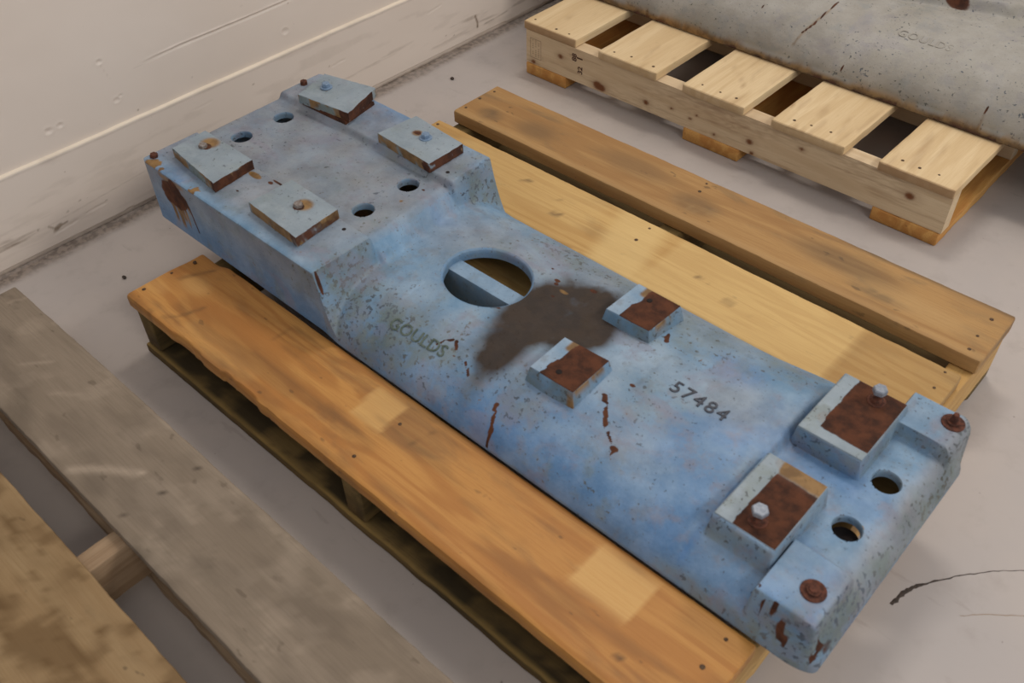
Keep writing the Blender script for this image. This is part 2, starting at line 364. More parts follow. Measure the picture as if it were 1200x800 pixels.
bb = link('baseboard_left', mesh('baseboard_left', np.stack([Xg.ravel(), Yg.ravel(), Zg.ravel()], 1).tolist(), F, M['wall'],
     {'scuff': np.clip(scf, 0, 1).ravel(), 'pale': pal.ravel()})); prop(bb, kind='structure')

# ================================================================== MAIN PALLET
pal1 = thing('pallet', 'weathered orange-brown wooden pallet under the blue casting', 'pallet', (0, 0, 0))
def chipA(gx, gy, X, Y, Z):
    c = sst(.11, .17, gy+(.07-gx)*.35)*(1-sst(.05, .085, gx))
    Y = Y-.006*c; Z = Z-.004*c*(Z > 0)
    c2 = (1-sst(.03, .075, gy-.00))*0
    e = (1-sst(.0, .010, gy))*(Z > -.01)
    Y = Y+e*.004*sst(.5, .7, fbm(gx, gx*0, 22, 33))*sst(.08, .2, gx)*(1-sst(.45, .6, gx))
    return Y, Z
def lightA(x, y, z):
    n = (fbm(x*.6, y*3, 30, 4)-.5)*.005
    return (.85*rect(x+n+(y-.11)*.05, y, .523, .592, .083, .150, .0025)+.95*rect(x+n, y, .978, 1.077, .082, .157, .0025)+.5*blob(x, y, .075, .10, .035, .02, .5)
            +.30*rect(x, y, .15, .35, .012, .045, .012)+.35*blob(x, y, .02, .05, .03, .015, .5))*(z > -.006)
def darkA(x, y, z):
    v = .55*streak(x, y, [(.037, .092), (.062, .150)], .004, .012)*fbm(x, y, 60, 3)*1.4+.45*streak(x, y, [(.105, .012), (.125, .03), (.14, .075)], .003, .010)
    v = v+.6*streak(x, y, [(.295, .095), (.30, .115), (.298, .145)], .0012, .004)*fbm(x, y, 90, 2)+.5*streak(x, y, [(.645, .09), (.655, .14)], .0012, .005)*fbm(x, y, 90, 7)*1.3
    v = v+.7*rect(x, y, -.01, .08, -.01, .010, .005)*fbm(x, y, 50, 5)*1.4+.28*sst(.55, .7, fbm(x*.35, y*3, 16, 12))+.2*streak(x, y, [(.1, .06), (.35, .07), (.6, .055)], .012, .03)
    return v+.8*blob(x, y, 1.10, .042, .006, .005)
b = board('deck_board', 'front', pal1, 0, 1.22, 0, .1715, -.031, 0, step=.007, r=.006, rough=.0006, chip=chipA, attrs={'light': lightA, 'dark': darkA}, label='front orange deck board with paler rectangular patches')
nails(b, [(.013, .03), (.011, .09), (.016, .137), (1.186, .15), (1.185, .099), (1.190, .03), (.60, .03), (.605, .12)], 0)
b = board('deck_board', 'mid', pal1, 0, 1.22, .215, .375, -.031, -.001, seed=3)
b = board('deck_board', 'mid', pal1, .0, 1.262, .455, .615, -.031, -.001, seed=5)
def lightM(x, y, z): return (.75*rect(x+(y-.7)*.25, y, .545, .655, 0, 1, .02)+.45*rect(x, y, .67, 1.045, .0, 1, .008)+.3*rect(x, y, .1, .5, .68, .80, .03))*(z > -.012)
def darkM(x, y, z):
    v = .5*blob(x, y, .83, .70, .012, .012)*fbm(x, y, 80, 1)
    for (a, b_, s) in ((.435, .700, .02), (.31, .745, .014), (.40, .735, .01), (.75, .72, .008), (.87, .69, .008), (.56, .77, .004), (.69, .735, .005), (.85, .735, .007), (.92, .70, .006)):
        v = v+.7*blob(x, y, a, b_, s, s*.35, .4, .3)*sst(.4, .6, fbm(x, y, 90, 6))
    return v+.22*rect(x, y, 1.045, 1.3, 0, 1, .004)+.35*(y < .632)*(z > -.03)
b = board('deck_board', 'mid', pal1, 0, 1.212, .627, .797, -.031, 0, step=.008, rough=.001, attrs={'light': lightM, 'dark': darkM}, seed=9, label='yellowish middle deck board partly under the casting')
nails(b, [(1.188, .785), (1.19, .741), (1.185, .69), (.598, .78), (.60, .735), (.012, .78), (.014, .74)], 0)
def darkB(x, y, z):
    v = .75*blob(x, y, .075, .885, .03, .022, .5)*fbm(x, y, 40, 6)*1.5+.4*blob(x, y, .20, .90, .05, .03, .6)+.3*blob(x, y, .45, .93, .09, .03, .6)+.35*blob(x, y, .62, .90, .05, .03, .5)
    v = v+.45*blob(x, y, .93, .93, .10, .03, .6)+.5*blob(x, y, 1.02, .885, .05, .012, .5)*fbm(x, y, 60, 2)*1.4+.6*streak(x, y, [(.85, .992), (1.0, .985), (1.22, .988)], .003, .006)
    return v*(z > -.02)+.6*blob(x, y, .60, .905, .003, .003)
def lightB(x, y, z): return .5*blob(x, y, .62, .895, .045, .02, .5)*sst(.4, .6, fbm(x, y, 60, 3))+.35*rect(x, y, -.1, 2, .842, .857, .008)+.35*blob(x, y, 1.08, .90, .10, .025, .6)
b = board('deck_board', 'back', pal1, -.002, 1.222, .842, .991, -.031, .002, step=.008, r=.005, rough=.0008, attrs={'light': lightB, 'dark': darkB}, seed=14, label='brown stained back deck board')
nails(b, [(.012, .965), (.008, .92), (.012, .87), (.597, .975), (.602, .943), (1.193, .955), (1.192, .90), (1.195, .86)], .002)
for (x0, x1) in ((.006, .05), (.586, .632), (1.176, 1.219)):
    board('stringer', 'mossy' if x0 < 1.1 else 'mid', pal1, x0, x1, .006, .985, -.121, -.031, axis='y', seed=x0*9)
for (y0, y1) in ((0, .088), (.30, .39), (.60, .69), (.90, .99)):
    board('bottom_board', 'mossy', pal1, .002, 1.218, y0, y1, -.1445, -.122, rough=.001, seed=y0*7,
          attrs=({'light': lambda x, y, z: .8*(1-sst(.004, .012, y))*fbm(x, x*0, 20, 2)*1.3*(z > -.125), 'dark': lambda x, y, z: .8*sst(.3, .6, fbm(x, y, 24, 8))*(y > .010)} if y0 == 0 else None))  # mossy inner face, darkened further to paint the shade under the deck

# ================================================================== BACK PALLET (new pine)
pal2 = thing('pallet', 'new pale pine pallet carrying the grey casting', 'pallet', (0, 0, 0))
KN = [(-.059, -.060, .006), (.066, -.098, .010), (.080, -.101, .008), (.219, -.090, .006), (.295, -.078, .003), (.366, -.070, .0022), (.515, -.082, .0065), (.525, -.108, .004), (.644, -.048, .004), (.900, -.056, .008), (-.153, -.106, .005), (.42, -.10, .003), (.35, -.085, .003)]
def knots(x, y, z):
    v = 0
    for (a, b_, s) in KN: v = v+.85*blob(x, z, a, b_, s*1.25, s, .5)+.22*blob(x, z, a, b_, s*3.4, s*2., .6)
    ringsx = fbm(x*.8, z*9, 6, 3); v = v+.25*(.5+.5*np.sin(ringsx*60))*sst(.4, .6, fbm(x, z*3, 3, 6))
    return v+.25*sst(.6, .75, fbm(x*.5, z*10, 14, 8))
def stringer2(name, mat, parent, x0, x1, y0, y1, z0, z1):
    # subdivided face towards the viewer carries the knots
    xs = np.linspace(x0, x1, 240); zz = np.linspace(z0, z1, 34)
    Xg, Zg = np.meshgrid(xs, zz, indexing='ij'); a, b = Xg.shape; n = a*b
    cx, cy, cz = (x0+x1)/2, (y0+y1)/2, (z0+z1)/2
    V = np.concatenate([np.stack([Xg.ravel()-cx, np.full(n, y0-cy), Zg.ravel()-cz], 1), np.stack([Xg.ravel()-cx, np.full(n, y1-cy), Zg.ravel()-cz], 1)])
    F = [(i*b+j, (i+1)*b+j, (i+1)*b+j+1, i*b+j+1) for i in range(a-1) for j in range(b-1)]
    for i in range(a-1):
        F.append((i*b, n+i*b, n+(i+1)*b, (i+1)*b)); F.append((i*b+b-1, (i+1)*b+b-1, n+(i+1)*b+b-1, n+i*b+b-1))
    F.append(tuple([j for j in range(b)]+[n+j for j in reversed(range(b))]))
    F.append(tuple([(a-1)*b+j for j in range(b)]+[n+(a-1)*b+j for j in reversed(range(b))]))
    F.append((n, n+b-1, n+n-1, n+n-b))
    kx = np.concatenate([knots(Xg.ravel(), 0, Zg.ravel()), np.zeros(n)])
    me = mesh(name, V.tolist(), F, M[mat], {'dark': np.clip(kx, 0, 1)}); sharp(me, 40)
    return link(name, me, parent, (cx, cy, cz+Z0))
s2 = stringer2('stringer', 'pine_side', pal2, -.178, .985, 1.288, 1.326, -.113, -.0215)
s2['label'] = 'front pine stringer with knots and a stamp'
s3 = board('stringer', 'pine_side', pal2, -.178, .985, 1.650, 1.688, -.113, -.0215, seed=31)
board('stringer', 'pine_side', pal2, -.178, .985, 2.18, 2.218, -.113, -.0215, seed=32)
deckx = [(-.186, -.010), (.068, .246), (.322, .491), (.563, .742), (.820, .986)]
nl = [[(-.166, 1.311), (-.088, 1.304), (-.045, 1.304)], [(.103, 1.302), (.15, 1.31), (.22, 1.305)], [(.36, 1.308), (.411, 1.306), (.454, 1.307)], [(.604, 1.308), (.643, 1.313), (.689, 1.316)], [(.856, 1.314), (.895, 1.311), (.936, 1.313)]]
for k, (x0, x1) in enumerate(deckx):
    yf = [1.287, 1.281, 1.280, 1.279, 1.279][k]
    def endgr(x, y, z, yf=yf, k=k):
        v = (1-sst(.0, .004, y-yf))*(.55 if k in (0, 4) else .22)+.25*sst(.62, .75, fbm(x*7, y*.8, 9, k))
        if k == 2: v = v+.6*streak(x, y, [(.34+.02, 1.44), (.40, 1.40), (.44, 1.36)], .0022, .005)*fbm(x, y, 80, 4)*1.3
        if k == 4: v = v+.28*streak(x, y, [(.86, 1.44), (.875, 1.34), (.88, 1.30)], .008, .012)
        if k == 3: v = v+.5*blob(x, y, .566, 1.36, .004, .012)
        return v
    b = board('deck_board', 'pine', pal2, x0, x1, yf, 2.22, -.0213, 0, axis='y', step=.02, r=.002, rough=.0006, seed=k*3+1, attrs={'dark': endgr})
    nails(b, nl[k], 0)
for (x0, x1) in ((-.178, -.038), (.335, .495), (.830, .984)):
    board('bottom_board', 'runner', pal2, x0, x1, 1.284, 2.22, -.1445, -.1135, axis='y', r=.002, seed=x0*5, rough=.0016)
# stamps printed on the front stringer (flat ink, in the plane of its face)
def text(name, body, size, loc, rot, mat, parent, ext=.0003, space=1., offset=0.):
    cu = bpy.data.curves.new(name, 'FONT'); cu.body = body; cu.size = size; cu.extrude = ext; cu.align_x = 'CENTER'; cu.align_y = 'CENTER'
    cu.space_character = space; cu.offset = offset; cu.resolution_u = 3
    t = bpy.data.objects.new(name, cu); C.objects.link(t); dg = bpy.context.evaluated_depsgraph_get()
    me = bpy.data.meshes.new_from_object(t.evaluated_get(dg)); bpy.data.objects.remove(t)
    me.materials.clear(); me.materials.append(mat)
    o = bpy.data.objects.new(name, me); C.objects.link(o)
    o.matrix_world = Matrix.Translation(loc) @ rot
    o.parent = parent; o.matrix_parent_inverse = Matrix.Translation(parent.location).inverted() if parent.type != 'EMPTY' else Matrix.Identity(4)
    return o
RX = Matrix.Rotation(R(90), 4, 'X')
def face_text(s, x, z, size, rot=90, mat='stamp', nm='stamp'):
    return text(nm, s, size, Vector((x, 1.2878, z+Z0)), RX @ Matrix.Rotation(R(rot), 4, 'Z'), M[mat], s2, .0002, 1.0, .0006)
face_text('88', -.012, -.047, .021); face_text('1', .006, -.045, .026); face_text('32', .008, -.077, .021)
# framed treatment mark, faint
fb = bmesh.new()
def fbx(x0, x1, z0, z1):
    vs = [fb.verts.new(p) for p in ((x0, 0, z0), (x1, 0, z0), (x1, 0, z1), (x0, 0, z1))]; fb.faces.new(vs)
xa, xb, za, zb_ = -.164, -.126, -.095, -.040
for q in ((xa, xb, za, za+.0014), (xa, xb, zb_-.0014, zb_), (xa, xa+.0012, za, zb_), (xb-.0012, xb, za, zb_)): fbx(*q)
for i in range(3):
    for j in range(9):
        if random.random() < .8: fbx(xa+.008+i*.010, xa+.011+i*.010, za+.006+j*.0054, za+.0085+j*.0054)
me = bpy.data.meshes.new('stamp'); fb.to_mesh(me); fb.free(); me.materials.append(M['stampfaint'])
o = link('stamp', me, s2, Vector((0, 1.2876, Z0))-s2.location, None, False)

# ================================================================== GREY / TAN PALLET AT THE LEFT EDGE
pal3 = thing('pallet', 'old grey and tan pallet cut off by the lower left corner', 'pallet', (0, 0, 0))
def darkG(x, y, z):
    v = .25*sst(.5, .65, fbm(x*.7, y*2.2, 10, 3))
    v = v+.6*streak(x, y, [(.47, -.205), (.62, -.205), (.9, -.212)], .0006, .003)*sst(.45, .55, fbm(x, y*0, 7, 2))
    v = v+.5*streak(x, y, [(-.185, -.15), (-.15, -.135), (-.12, -.155)], .002, .008)+.45*blob(x, y, .345, -.262, .03, .014, .6)
    for (a, b_) in ((.435, -.141), (.435, -.200), (.295, -.243), (.429, -.262)): v = v+.9*blob(x, y, a, b_, .0035, .003)
    v = v+.45*streak(x, y, [(.55, -.24), (.57, -.20), (.60, -.235)], .001, .005)*fbm(x, y, 50, 8)+.35*streak(x, y, [(.66, -.26), (.70, -.24), (.74, -.25)], .002, .01)*fbm(x, y, 50, 9)*1.5
    return v
def lightG(x, y, z):
    v = .75*streak(x, y, [(.29, -.272), (.33, -.235), (.378, -.204)], .006, .014)+.3*sst(.55, .7, fbm(x*1.4, y*2, 12, 31))
    v = v+.5*streak(x, y, [(.02, -.21), (.05, -.175)], .003, .01)+.5*streak(x, y, [(.12, -.21), (.16, -.18)], .003, .012)+.4*streak(x, y, [(-.15, -.15), (-.14, -.12)], .003, .01)
    return v+.8*blob(x, y, .378, -.204, .006, .006, .6)*sst(.4, .6, fbm(x, y, 120, 2))
b = board('deck_board', 'grey', pal3, -.188, 1.32, -.284, -.119, -.030, -.008, step=.008, r=.004, rough=.0008, attrs={'dark': darkG, 'light': lightG}, seed=41, label='weathered grey deck board')
def darkT(x, y, z):
    v = .75*sst(.48, .66, fbm(x*1.2, y*1.2, 13, 5))+.5*sst(.6, .7, fbm(x, y*2, 30, 15))
    v = v+.55*blob(x, y, .33, -.385, .05, .03, .7)*fbm(x, y, 30, 4)*1.4+.5*blob(x, y, .45, -.38, .05, .025, .7)*fbm(x, y, 30, 7)*1.5
    return v+.5*streak(x, y, [(.25, -.40), (.45, -.42), (.66, -.415)], .0012, .004)
b = board('deck_board', 'tan', pal3, -.15, 1.32, -.515, -.344, -.030, -.008, step=.008, r=.004, rough=.0008, attrs={'dark': darkT}, seed=43, label='tan stained deck board')
board('deck_board', 'tan', pal3, -.17, 1.32, -.70, -.56, -.030, -.008, seed=44)
for x0 in (-.16, .418, 1.02): board('stringer', 'beam', pal3, x0, x0+.040, -1.05, -.125, -.121, -.0305, axis='y', seed=x0*3+1)
for (y0, y1) in ((-.276, -.19), (-.66, -.57), (-1.05, -.96)): board('bottom_board', 'beam', pal3, -.18, 1.30, y0, y1, -.1445, -.1215, rough=.002, seed=y0*5)

# ================================================================== BLUE CASTING
cast = thing('machine_base', 'rusty blue painted cast iron machine base resting on the orange-brown pallet', 'casting', (.56, .397, Z0))
OX, OY = .56, .397
XA, XB = -.168, 1.294
def yLR(x):
    yl = .177-.005*sst(.34, .40, x)+0*x; yr = .615-.006*sst(.36, .42, x)+.012*sst(.95, 1.1, x)
    e = np.clip((x-(XB-.045))/.045, 0, 1); e = 1-np.sqrt(np.clip(1-e*e, 0, 1)); yl = yl+.016*e; yr = yr-.022*e
    e = np.clip((XA+.02-x)/.02, 0, 1); e = 1-np.sqrt(np.clip(1-e*e, 0, 1)); yl = yl+.012*e; yr = yr-.012*e
    return yl, yr
def smax(a, b, k): return .5*(a+b+np.sqrt((a-b)**2+k*k))
def smin(a, b, k): return .5*(a+b-np.sqrt((a-b)**2+k*k))
def casting_h(x, y):
    yl, yr = yLR(x); dl = y-yl; dr = yr-y
    # waist slab, rounded towards both sides
    def se(d, a): q = np.clip(1-d/a, 0, 1); return (1-q**2.15)**(1/2.15)
    h = .083*np.minimum(se(dl, .165), se(dr, .152)); h = np.maximum(h, .006)
    # far block: two rails, a trough between them, and a ramp down to the waist
    v = y-.400
    rail = np.maximum(sst(.088, .100, -v), sst(.101, .112, v))
    tr = .1195+.0125*rail
    xe = .352-.016*sst(-.1, .2, v)-.020*(1-rail)
    q_ = np.clip((x-xe)/(.070+.035*(1-rail)), 0, 1); ramp = rail*(1-q_)**2.4+(1-rail)*(1-sst(0, 1, q_))
    lo = np.minimum(dl, dr); edge = .002*(1-sst(0, .003, lo))
    blk = ramp*tr+(1-ramp)*0-edge
    blk = np.where(x < xe, tr-edge, blk)
    endround = .004*(1-sst(0, .005, x-XA)); blk = blk-endround
    h = smax(h, blk, .006*sst(.30, .37, x)+.0001)
    # near end
    near = sst(1.085, 1.100, x)
    deep = .064*np.ones_like(x)
    side = .070*np.minimum(np.clip(se(dl, .075), 0, 1), np.clip(se(dr, .070), 0, 1))
    trough = np.minimum(deep, side+.004)
    h = h*(1-near)+np.minimum(h, trough)*near
    # pads
    def pad(x0, x1, y0, y1, z, dx=.006, dyl=.010, dyr=.010, dx2=None):
        dx2 = dx if dx2 is None else dx2
        return z*sst(-dx, 0, x-x0)*sst(-dx2, 0, x1-x)*sst(-dyl, 0, y-y0)*sst(-dyr, 0, y1-y)
    h = np.maximum(h, pad(1.094, 1.186, .236, .370, .0995, .005, .030, .006, .004))
    h = np.maximum(h, pad(1.098, 1.198, .438, .575, .0995, .005, .006, .022, .004))
    h = np.maximum(h, pad(1.190, 1.274, .188, .283, .083, .005, .014, .007, .012))
    h = np.maximum(h, pad(1.190, 1.280, .549, .620, .089, .006, .008, .006, .010))
    # rounded lip of the near end
    lp_ = .030+.022*rect(x, y, 0, 2, .29, .54, .02)
    q = np.clip((x-(XB-lp_))/lp_, 0, 1); h = h*np.sqrt(np.clip(1-q*q*.93, 0, 1))
    # faint cast panels and dents on the waist
    h = h+.0012*rect(x, y, .875, 1.06, .355, .45, .004)*(x > .8)+.0014*rect(x, y, .43, .60, .262, .32, .004)*(x < .46+.2*(y-.26)*0)
    h = h+.0018*blob(x, y, .615, .268, .022, .012, .3, .3)
    h = h+.0011*(fbm(x, y, 14, 3)-.5)*sst(.36, .45, x)+.0008*(fbm(x, y, 55, 9)-.5)
    return h
circ = [(-.100, .360), (-.096, .460), (.268, .357), (.272, .463), (1.229, .356), (1.232, .461)]; CR = .0195
ov = (.531, .400, .080, .071)
xsC = np.linspace(XA, XB, 586); ts = np.linspace(0, 1, 182)
Xc, Tc = np.meshgrid(xsC, ts, indexing='ij'); yl, yr = yLR(Xc); Yc = yl+(yr-yl)*Tc
x_, y_ = Xc.ravel().copy(), Yc.ravel().copy()
drop = np.zeros(x_.size, bool)
def snap(x, y, fx, fy, rx, ry, tol):
    ex, ey = (x-fx)/rx, (y-fy)/ry; d = np.hypot(ex, ey)+1e-9; m = np.abs(d-1)*min(rx, ry) < tol
    x[m] = fx+ex[m]/d[m]*rx; y[m] = fy+ey[m]/d[m]*ry
    return np.hypot((x-fx)/rx, (y-fy)/ry) < .999
for (a, b_) in circ: drop |= snap(x_, y_, a, b_, CR+.0015, CR+.0015, .0015)
drop |= snap(x_, y_, ov[0], ov[1], ov[2]+.004, ov[3]+.004, .0015)
h_ = casting_h(x_, y_)
for (a, b_) in circ:   # flat seat round each bore
    d = np.hypot(x_-a, y_-b_); hc = casting_h(np.array([a]), np.array([b_]))[0]; m = 1-sst(.022, .030, d); h_ = h_*(1-m)+hc*m
nT = len(ts)
# masks
def masks(x, y, z):
    A = {}
    n1 = fbm(x, y, 22, 5); n2 = fbm(x, y, 60, 6)
    moss = .9*blob(x, y, .375, .235, .035, .07, .6)+.75*blob(x, y, .335, .57, .03, .06, .6)+.75*blob(x, y, .47, .21, .10, .05, .7)+.7*blob(x, y, .60, .555, .16, .035, .7)
    moss = moss+.6*blob(x, y, .83, .50, .10, .06, .7)+.5*blob(x, y, .92, .36, .07, .05, .7)+.5*blob(x, y, 1.0, .57, .12, .03, .7)+.4*blob(x, y, .56, .22, .14, .05, .7)+.45*blob(x, y, .76, .23, .05, .03, .7)
    moss = moss+.7*rect(x, y, -.12, .33, .497, .511, .004)*sst(-.05, .2, x)+.9*sst(.0, 1., (x-1.268)/.02)*sst(.42, .6, n1)+.25*rect(x, y, -.2, .34, .3, .5, .02)
    moss = moss+.5*blob(x, y, 1.24, .20, .02, .02)+.28*rect(x, y, .42, 1.08, .19, .60, .03)*sst(.4, .6, fbm(x, y, 7, 61))+.45*rect(x, y, 1.20, 1.3, .17, .19, .006)
    A['moss'] = moss*(.55+.8*(n1-.2))
    wear_shade = .88*rect(x, y, -.2, .335, .20, .60, .03)*(z > .112)+.5*blob(x, y, .44, .45, .10, .07, .7)+.35*blob(x, y, .62, .50, .16, .06, .8)+.3*blob(x, y, 1.0, .42, .05, .05, .7)+.25*blob(x, y, .55, .26, .09, .03, .7)+.4*blob(x, y, .80, .55, .2, .04, .7)
    wear_shade = wear_shade+.35*rect(x, y, 1.08, 1.29, .20, .60, .03)*fbm(x, y, 12, 9)+.9*sst(1.245, 1.275, x)*sst(.2, .3, y)+.35*blob(x, y, 1.02, .44, .06, .05, .6)+.3*blob(x, y, .93, .27, .06, .03, .6)  # near-end slope: worn grey that also paints in its shading
    A['wear_shade'] = wear_shade*(.7+.6*(n1-.3))
    sat = .8*blob(x, y, .97, .49, .04, .03, .7)*n1*1.5+.35*blob(x, y, .86, .24, .25, .06, .8)+.5*streak(x, y, [(1.085, .18), (1.09, .44)], .004, .012)+.6*blob(x, y, .74, .20, .04, .03, .7)*n2
    sat = sat+.5*(1-sst(.005, .06, y-.178))*sst(-.1, .2, x)
    A['sat'] = sat*(z < .125)
    pale = .35*blob(x, y, .45, .27, .06, .07, .7)+.3*blob(x, y, 1.0, .28, .12, .08, .8)+.7*rect(x, y, .05, .33, .20, .30, .02)*(z > .12)
    A['pale'] = pale+.6*((z > .092) & (x > 1.05))+.2*(z > .080)*(x > 1.195)
    dn = (n1-.5)*.05
    du = blob(x, y+dn, .695, .425, .088, .085, .32, .35)+blob(x, y+dn, .655, .345, .045, .10, .4, .2)+.5*blob(x, y+dn, .67, .265, .022, .06, .6, .1)+.6*blob(x, y+dn, .745, .395, .04, .05, .4)
    A['dust_shade'] = np.clip(du*(.75+.5*fbm(x, y, 40, 51)), 0, .96)*(z < .095)
    A['ochre'] = .8*rect(x, y, -.2, .35, .17, .2, .006)*(fbm(x, y, 22, 2) > .68)*(z > .1)+.7*blob(x, y, .30, .42, .004, .004)+.6*blob(x, y, .655, .455, .01, .004)+.9*blob(x, y, .048, .286, .018, .007)
    ru = 0
    for (pts, wd) in (([(.745, .165), (.738, .190), (.724, .212)], .0030), ([(.850, .316), (.868, .297), (.880, .282), (.888, .273)], .0026), ([(.900, .268), (.920, .245)], .0018), ([(1.206, .136+.05), (1.185, .200)], .0014),
                      ([(.598, .262), (.612, .238)], .0022), ([(.575, .240), (.59, .262)], .0016), ([(.640, .235), (.655, .222)], .0022), ([(.842, .49), (.85, .472)], .003), ([(1.222, .187), (1.250, .182)], .0018), ([(1.283, .185), (1.286, .20)], .003)):
        ru = ru+1.0*streak(x+(n2-.5)*.016, y+(n1-.5)*.016, pts, wd*(.5+1.3*fbm(x, y, 90, 14)), wd*1.4)*sst(.25, .4, fbm(x, y, 70, 24))
    for (a, b_, s) in ((.09, .290, .006), (.065, .235, .004), (.125, .293, .004), (.357, .182, .006), (.920, .252, .007), (.628, .470, .006), (.632, .462, .005), (.600, .490, .003), (.648, .435, .004), (.69, .49, .007), (.60, .355, .004), (.87, .36, .005), (.305, .47, .004)):
        ru = ru+.9*blob(x, y, a, b_, s, s*.6, .5)
    ru = ru+.9*blob(x, y, .02, .315, .02, .006, .4)*0+.85*blob(x, y, .103, .300, .017, .004, .4)+.5*blob(x, y, 1.289, .21, .004, .012, .5)
    A['rust'] = ru*(z > -1)
    return {k: np.clip(v, 0, 1) for k, v in A.items()}
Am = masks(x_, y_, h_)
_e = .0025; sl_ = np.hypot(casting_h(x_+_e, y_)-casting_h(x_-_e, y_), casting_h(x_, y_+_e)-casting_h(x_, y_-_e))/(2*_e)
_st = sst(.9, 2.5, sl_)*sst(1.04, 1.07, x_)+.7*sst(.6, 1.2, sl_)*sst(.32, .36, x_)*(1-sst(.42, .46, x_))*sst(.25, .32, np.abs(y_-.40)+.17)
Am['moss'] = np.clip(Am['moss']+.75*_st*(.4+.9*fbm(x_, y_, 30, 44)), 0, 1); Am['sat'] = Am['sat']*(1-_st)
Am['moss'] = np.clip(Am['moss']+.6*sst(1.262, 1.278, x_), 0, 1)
V = np.stack([x_, y_, h_], 1)
n0 = len(V)
def facecentre_drop(F):
    return F
I, J = np.meshgrid(np.arange(len(xsC)-1), np.arange(nT-1), indexing='ij'); I = I.ravel(); J = J.ravel()
Fq = np.stack([I*nT+J, (I+1)*nT+J, (I+1)*nT+J+1, I*nT+J+1], 1)
keep = ~drop[Fq].any(1)
fcx = x_[Fq].mean(1); fcy = y_[Fq].mean(1)
for (a, b_) in circ: keep &= ~(np.hypot(fcx-a, fcy-b_) < CR+.0013)
keep &= ~(np.hypot((fcx-ov[0])/(ov[2]+.004), (fcy-ov[1])/(ov[3]+.004)) < .998)
F = Fq[keep].tolist()
# outer skirt down to the deck
loop = [i*nT for i in range(len(xsC))]+[(len(xsC)-1)*nT+j for j in range(1, nT)]+[i*nT+nT-1 for i in range(len(xsC)-2, -1, -1)]+[j for j in range(nT-2, 0, -1)]
loop = np.array(loop); Lp = V[loop]; nl_ = len(loop); K = 26; rows = [loop]; SV = []; base = n0
zbot = .0012
for k in range(1, K+1):
    t = k/K; P = Lp.copy(); P[:, 2] = Lp[:, 2]*(1-t)+zbot*t
    # slight draft and a rounded bottom corner at the far end
    cxm = P[:, 0].mean()
    under = .0
    P[:, 0] += np.where(Lp[:, 0] < XA+.004, .004*t**3*3, 0)
    SV.append(P); rows.append(np.arange(base, base+nl_)); base += nl_
SV = np.concatenate(SV)
for a, b_ in zip(rows[:-1], rows[1:]):
    for k in range(nl_):
        k2 = (k+1) % nl_; F.append((int(a[k]), int(a[k2]), int(b_[k2]), int(b_[k])))
sx, sy, sz = SV[:, 0], SV[:, 1], SV[:, 2]
left = (sy < .2)
SA = {k: np.zeros(len(SV)) for k in Am}
SA['sat'] = np.where(left & (sx < .36), .45*(1-sst(.02, .1, sz))+.15, .4)
SA['wear_shade'] = np.where(left & (sx < .36), .55*sst(.03, .12, sz), .15)
SA['moss'] = np.where(left & (sx < .36), .55*sst(.2, .35, sx)*sst(.04, .1, sz)+.25*sst(.09, .12, sz), .35)*fbm(sx, sz, 20, 3)*1.5
wob = (fbm(sx, sz, 45, 2)-.5)
st = blob(sx+wob*.02, sz+wob*.03, -.070, .092, .040, .030, .3)
SA['rust'] = np.where(left, 1.1*st*(.55+.9*fbm(sx, sz, 60, 2))+.9*streak(sx, sz, [(-.040, .102), (-.024, .080), (-.014, .03)], .0022, .004), 0)
drip = 0
for (dx, dl_, dw) in ((-.100, .055, .004), (-.090, .02, .005), (-.079, .045, .003), (-.070, .012, .006), (-.058, .03, .004), (-.047, .022, .003), (-.034, .06, .003)):
    drip = drip+streak(sx+wob*.004, sz, [(dx, .10), (dx+.006, dl_)], dw*1.1, .004)*sst(dl_-.01, dl_+.03, sz)
SA['ochre'] = np.where(left, 1.25*drip*(.7+.5*fbm(sx, sz, 50, 7))+.6*blob(sx, sz, -.07, .122, .045, .010), 0)
SA['moss'] = SA['moss']+np.where(sx > 1.1, .7, 0)
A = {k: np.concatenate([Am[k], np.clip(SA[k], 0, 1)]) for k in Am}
V = np.concatenate([V, SV])
# bores and the big oval opening: chamfer ring and inner wall
def bore(cx, cy, rx, ry, depth, seg=56, ch=.0015, base=0):
    P = []; 
    for (dr, dz) in ((ch, 0), (ch*.4, -.0012), (0, -.003), (0, -depth*.5), (0, -depth), (.004, -depth-.001)):
        for k in range(seg):
            a = 2*math.pi*k/seg; px, py = cx+(rx+dr)*math.cos(a), cy+(ry+dr)*math.sin(a)
            P.append((px, py, 0, dz, dr))
    P = np.array(P); qx = cx+(P[:, 0]-cx)*1.02; qy = cy+(P[:, 1]-cy)*1.02
    zc = casting_h(qx, qy) if rx > .03 else np.full(len(P), casting_h(np.array([cx]), np.array([cy]))[0])
    P[:, 2] = zc+P[:, 3]; fs = []
    for i in range(5):
        for k in range(seg): fs.append((base+i*seg+k, base+i*seg+(k+1) % seg, base+(i+1)*seg+(k+1) % seg, base+(i+1)*seg+k))
    return P[:, :3], fs
for (a, b_) in circ:
    P, fs = bore(a, b_, CR, CR, .013, base=len(V)); V = np.concatenate([V, P]); F += fs
    for k in A: A[k] = np.concatenate([A[k], np.full(len(P), .55 if k == 'moss' else .0)])
P, fs = bore(ov[0], ov[1], ov[2], ov[3], .020, 120, .004, base=len(V)); V = np.concatenate([V, P]); F += fs
for k in A: A[k] = np.concatenate([A[k], np.full(len(P), .35 if k in ('moss', 'sat') else .0)])
V = V-np.array([OX, OY, 0])
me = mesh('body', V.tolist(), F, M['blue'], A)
bm = bmesh.new(); bm.from_mesh(me)
loose = [v for v in bm.verts if not v.link_faces]; bmesh.ops.delete(bm, geom=loose, context='VERTS')
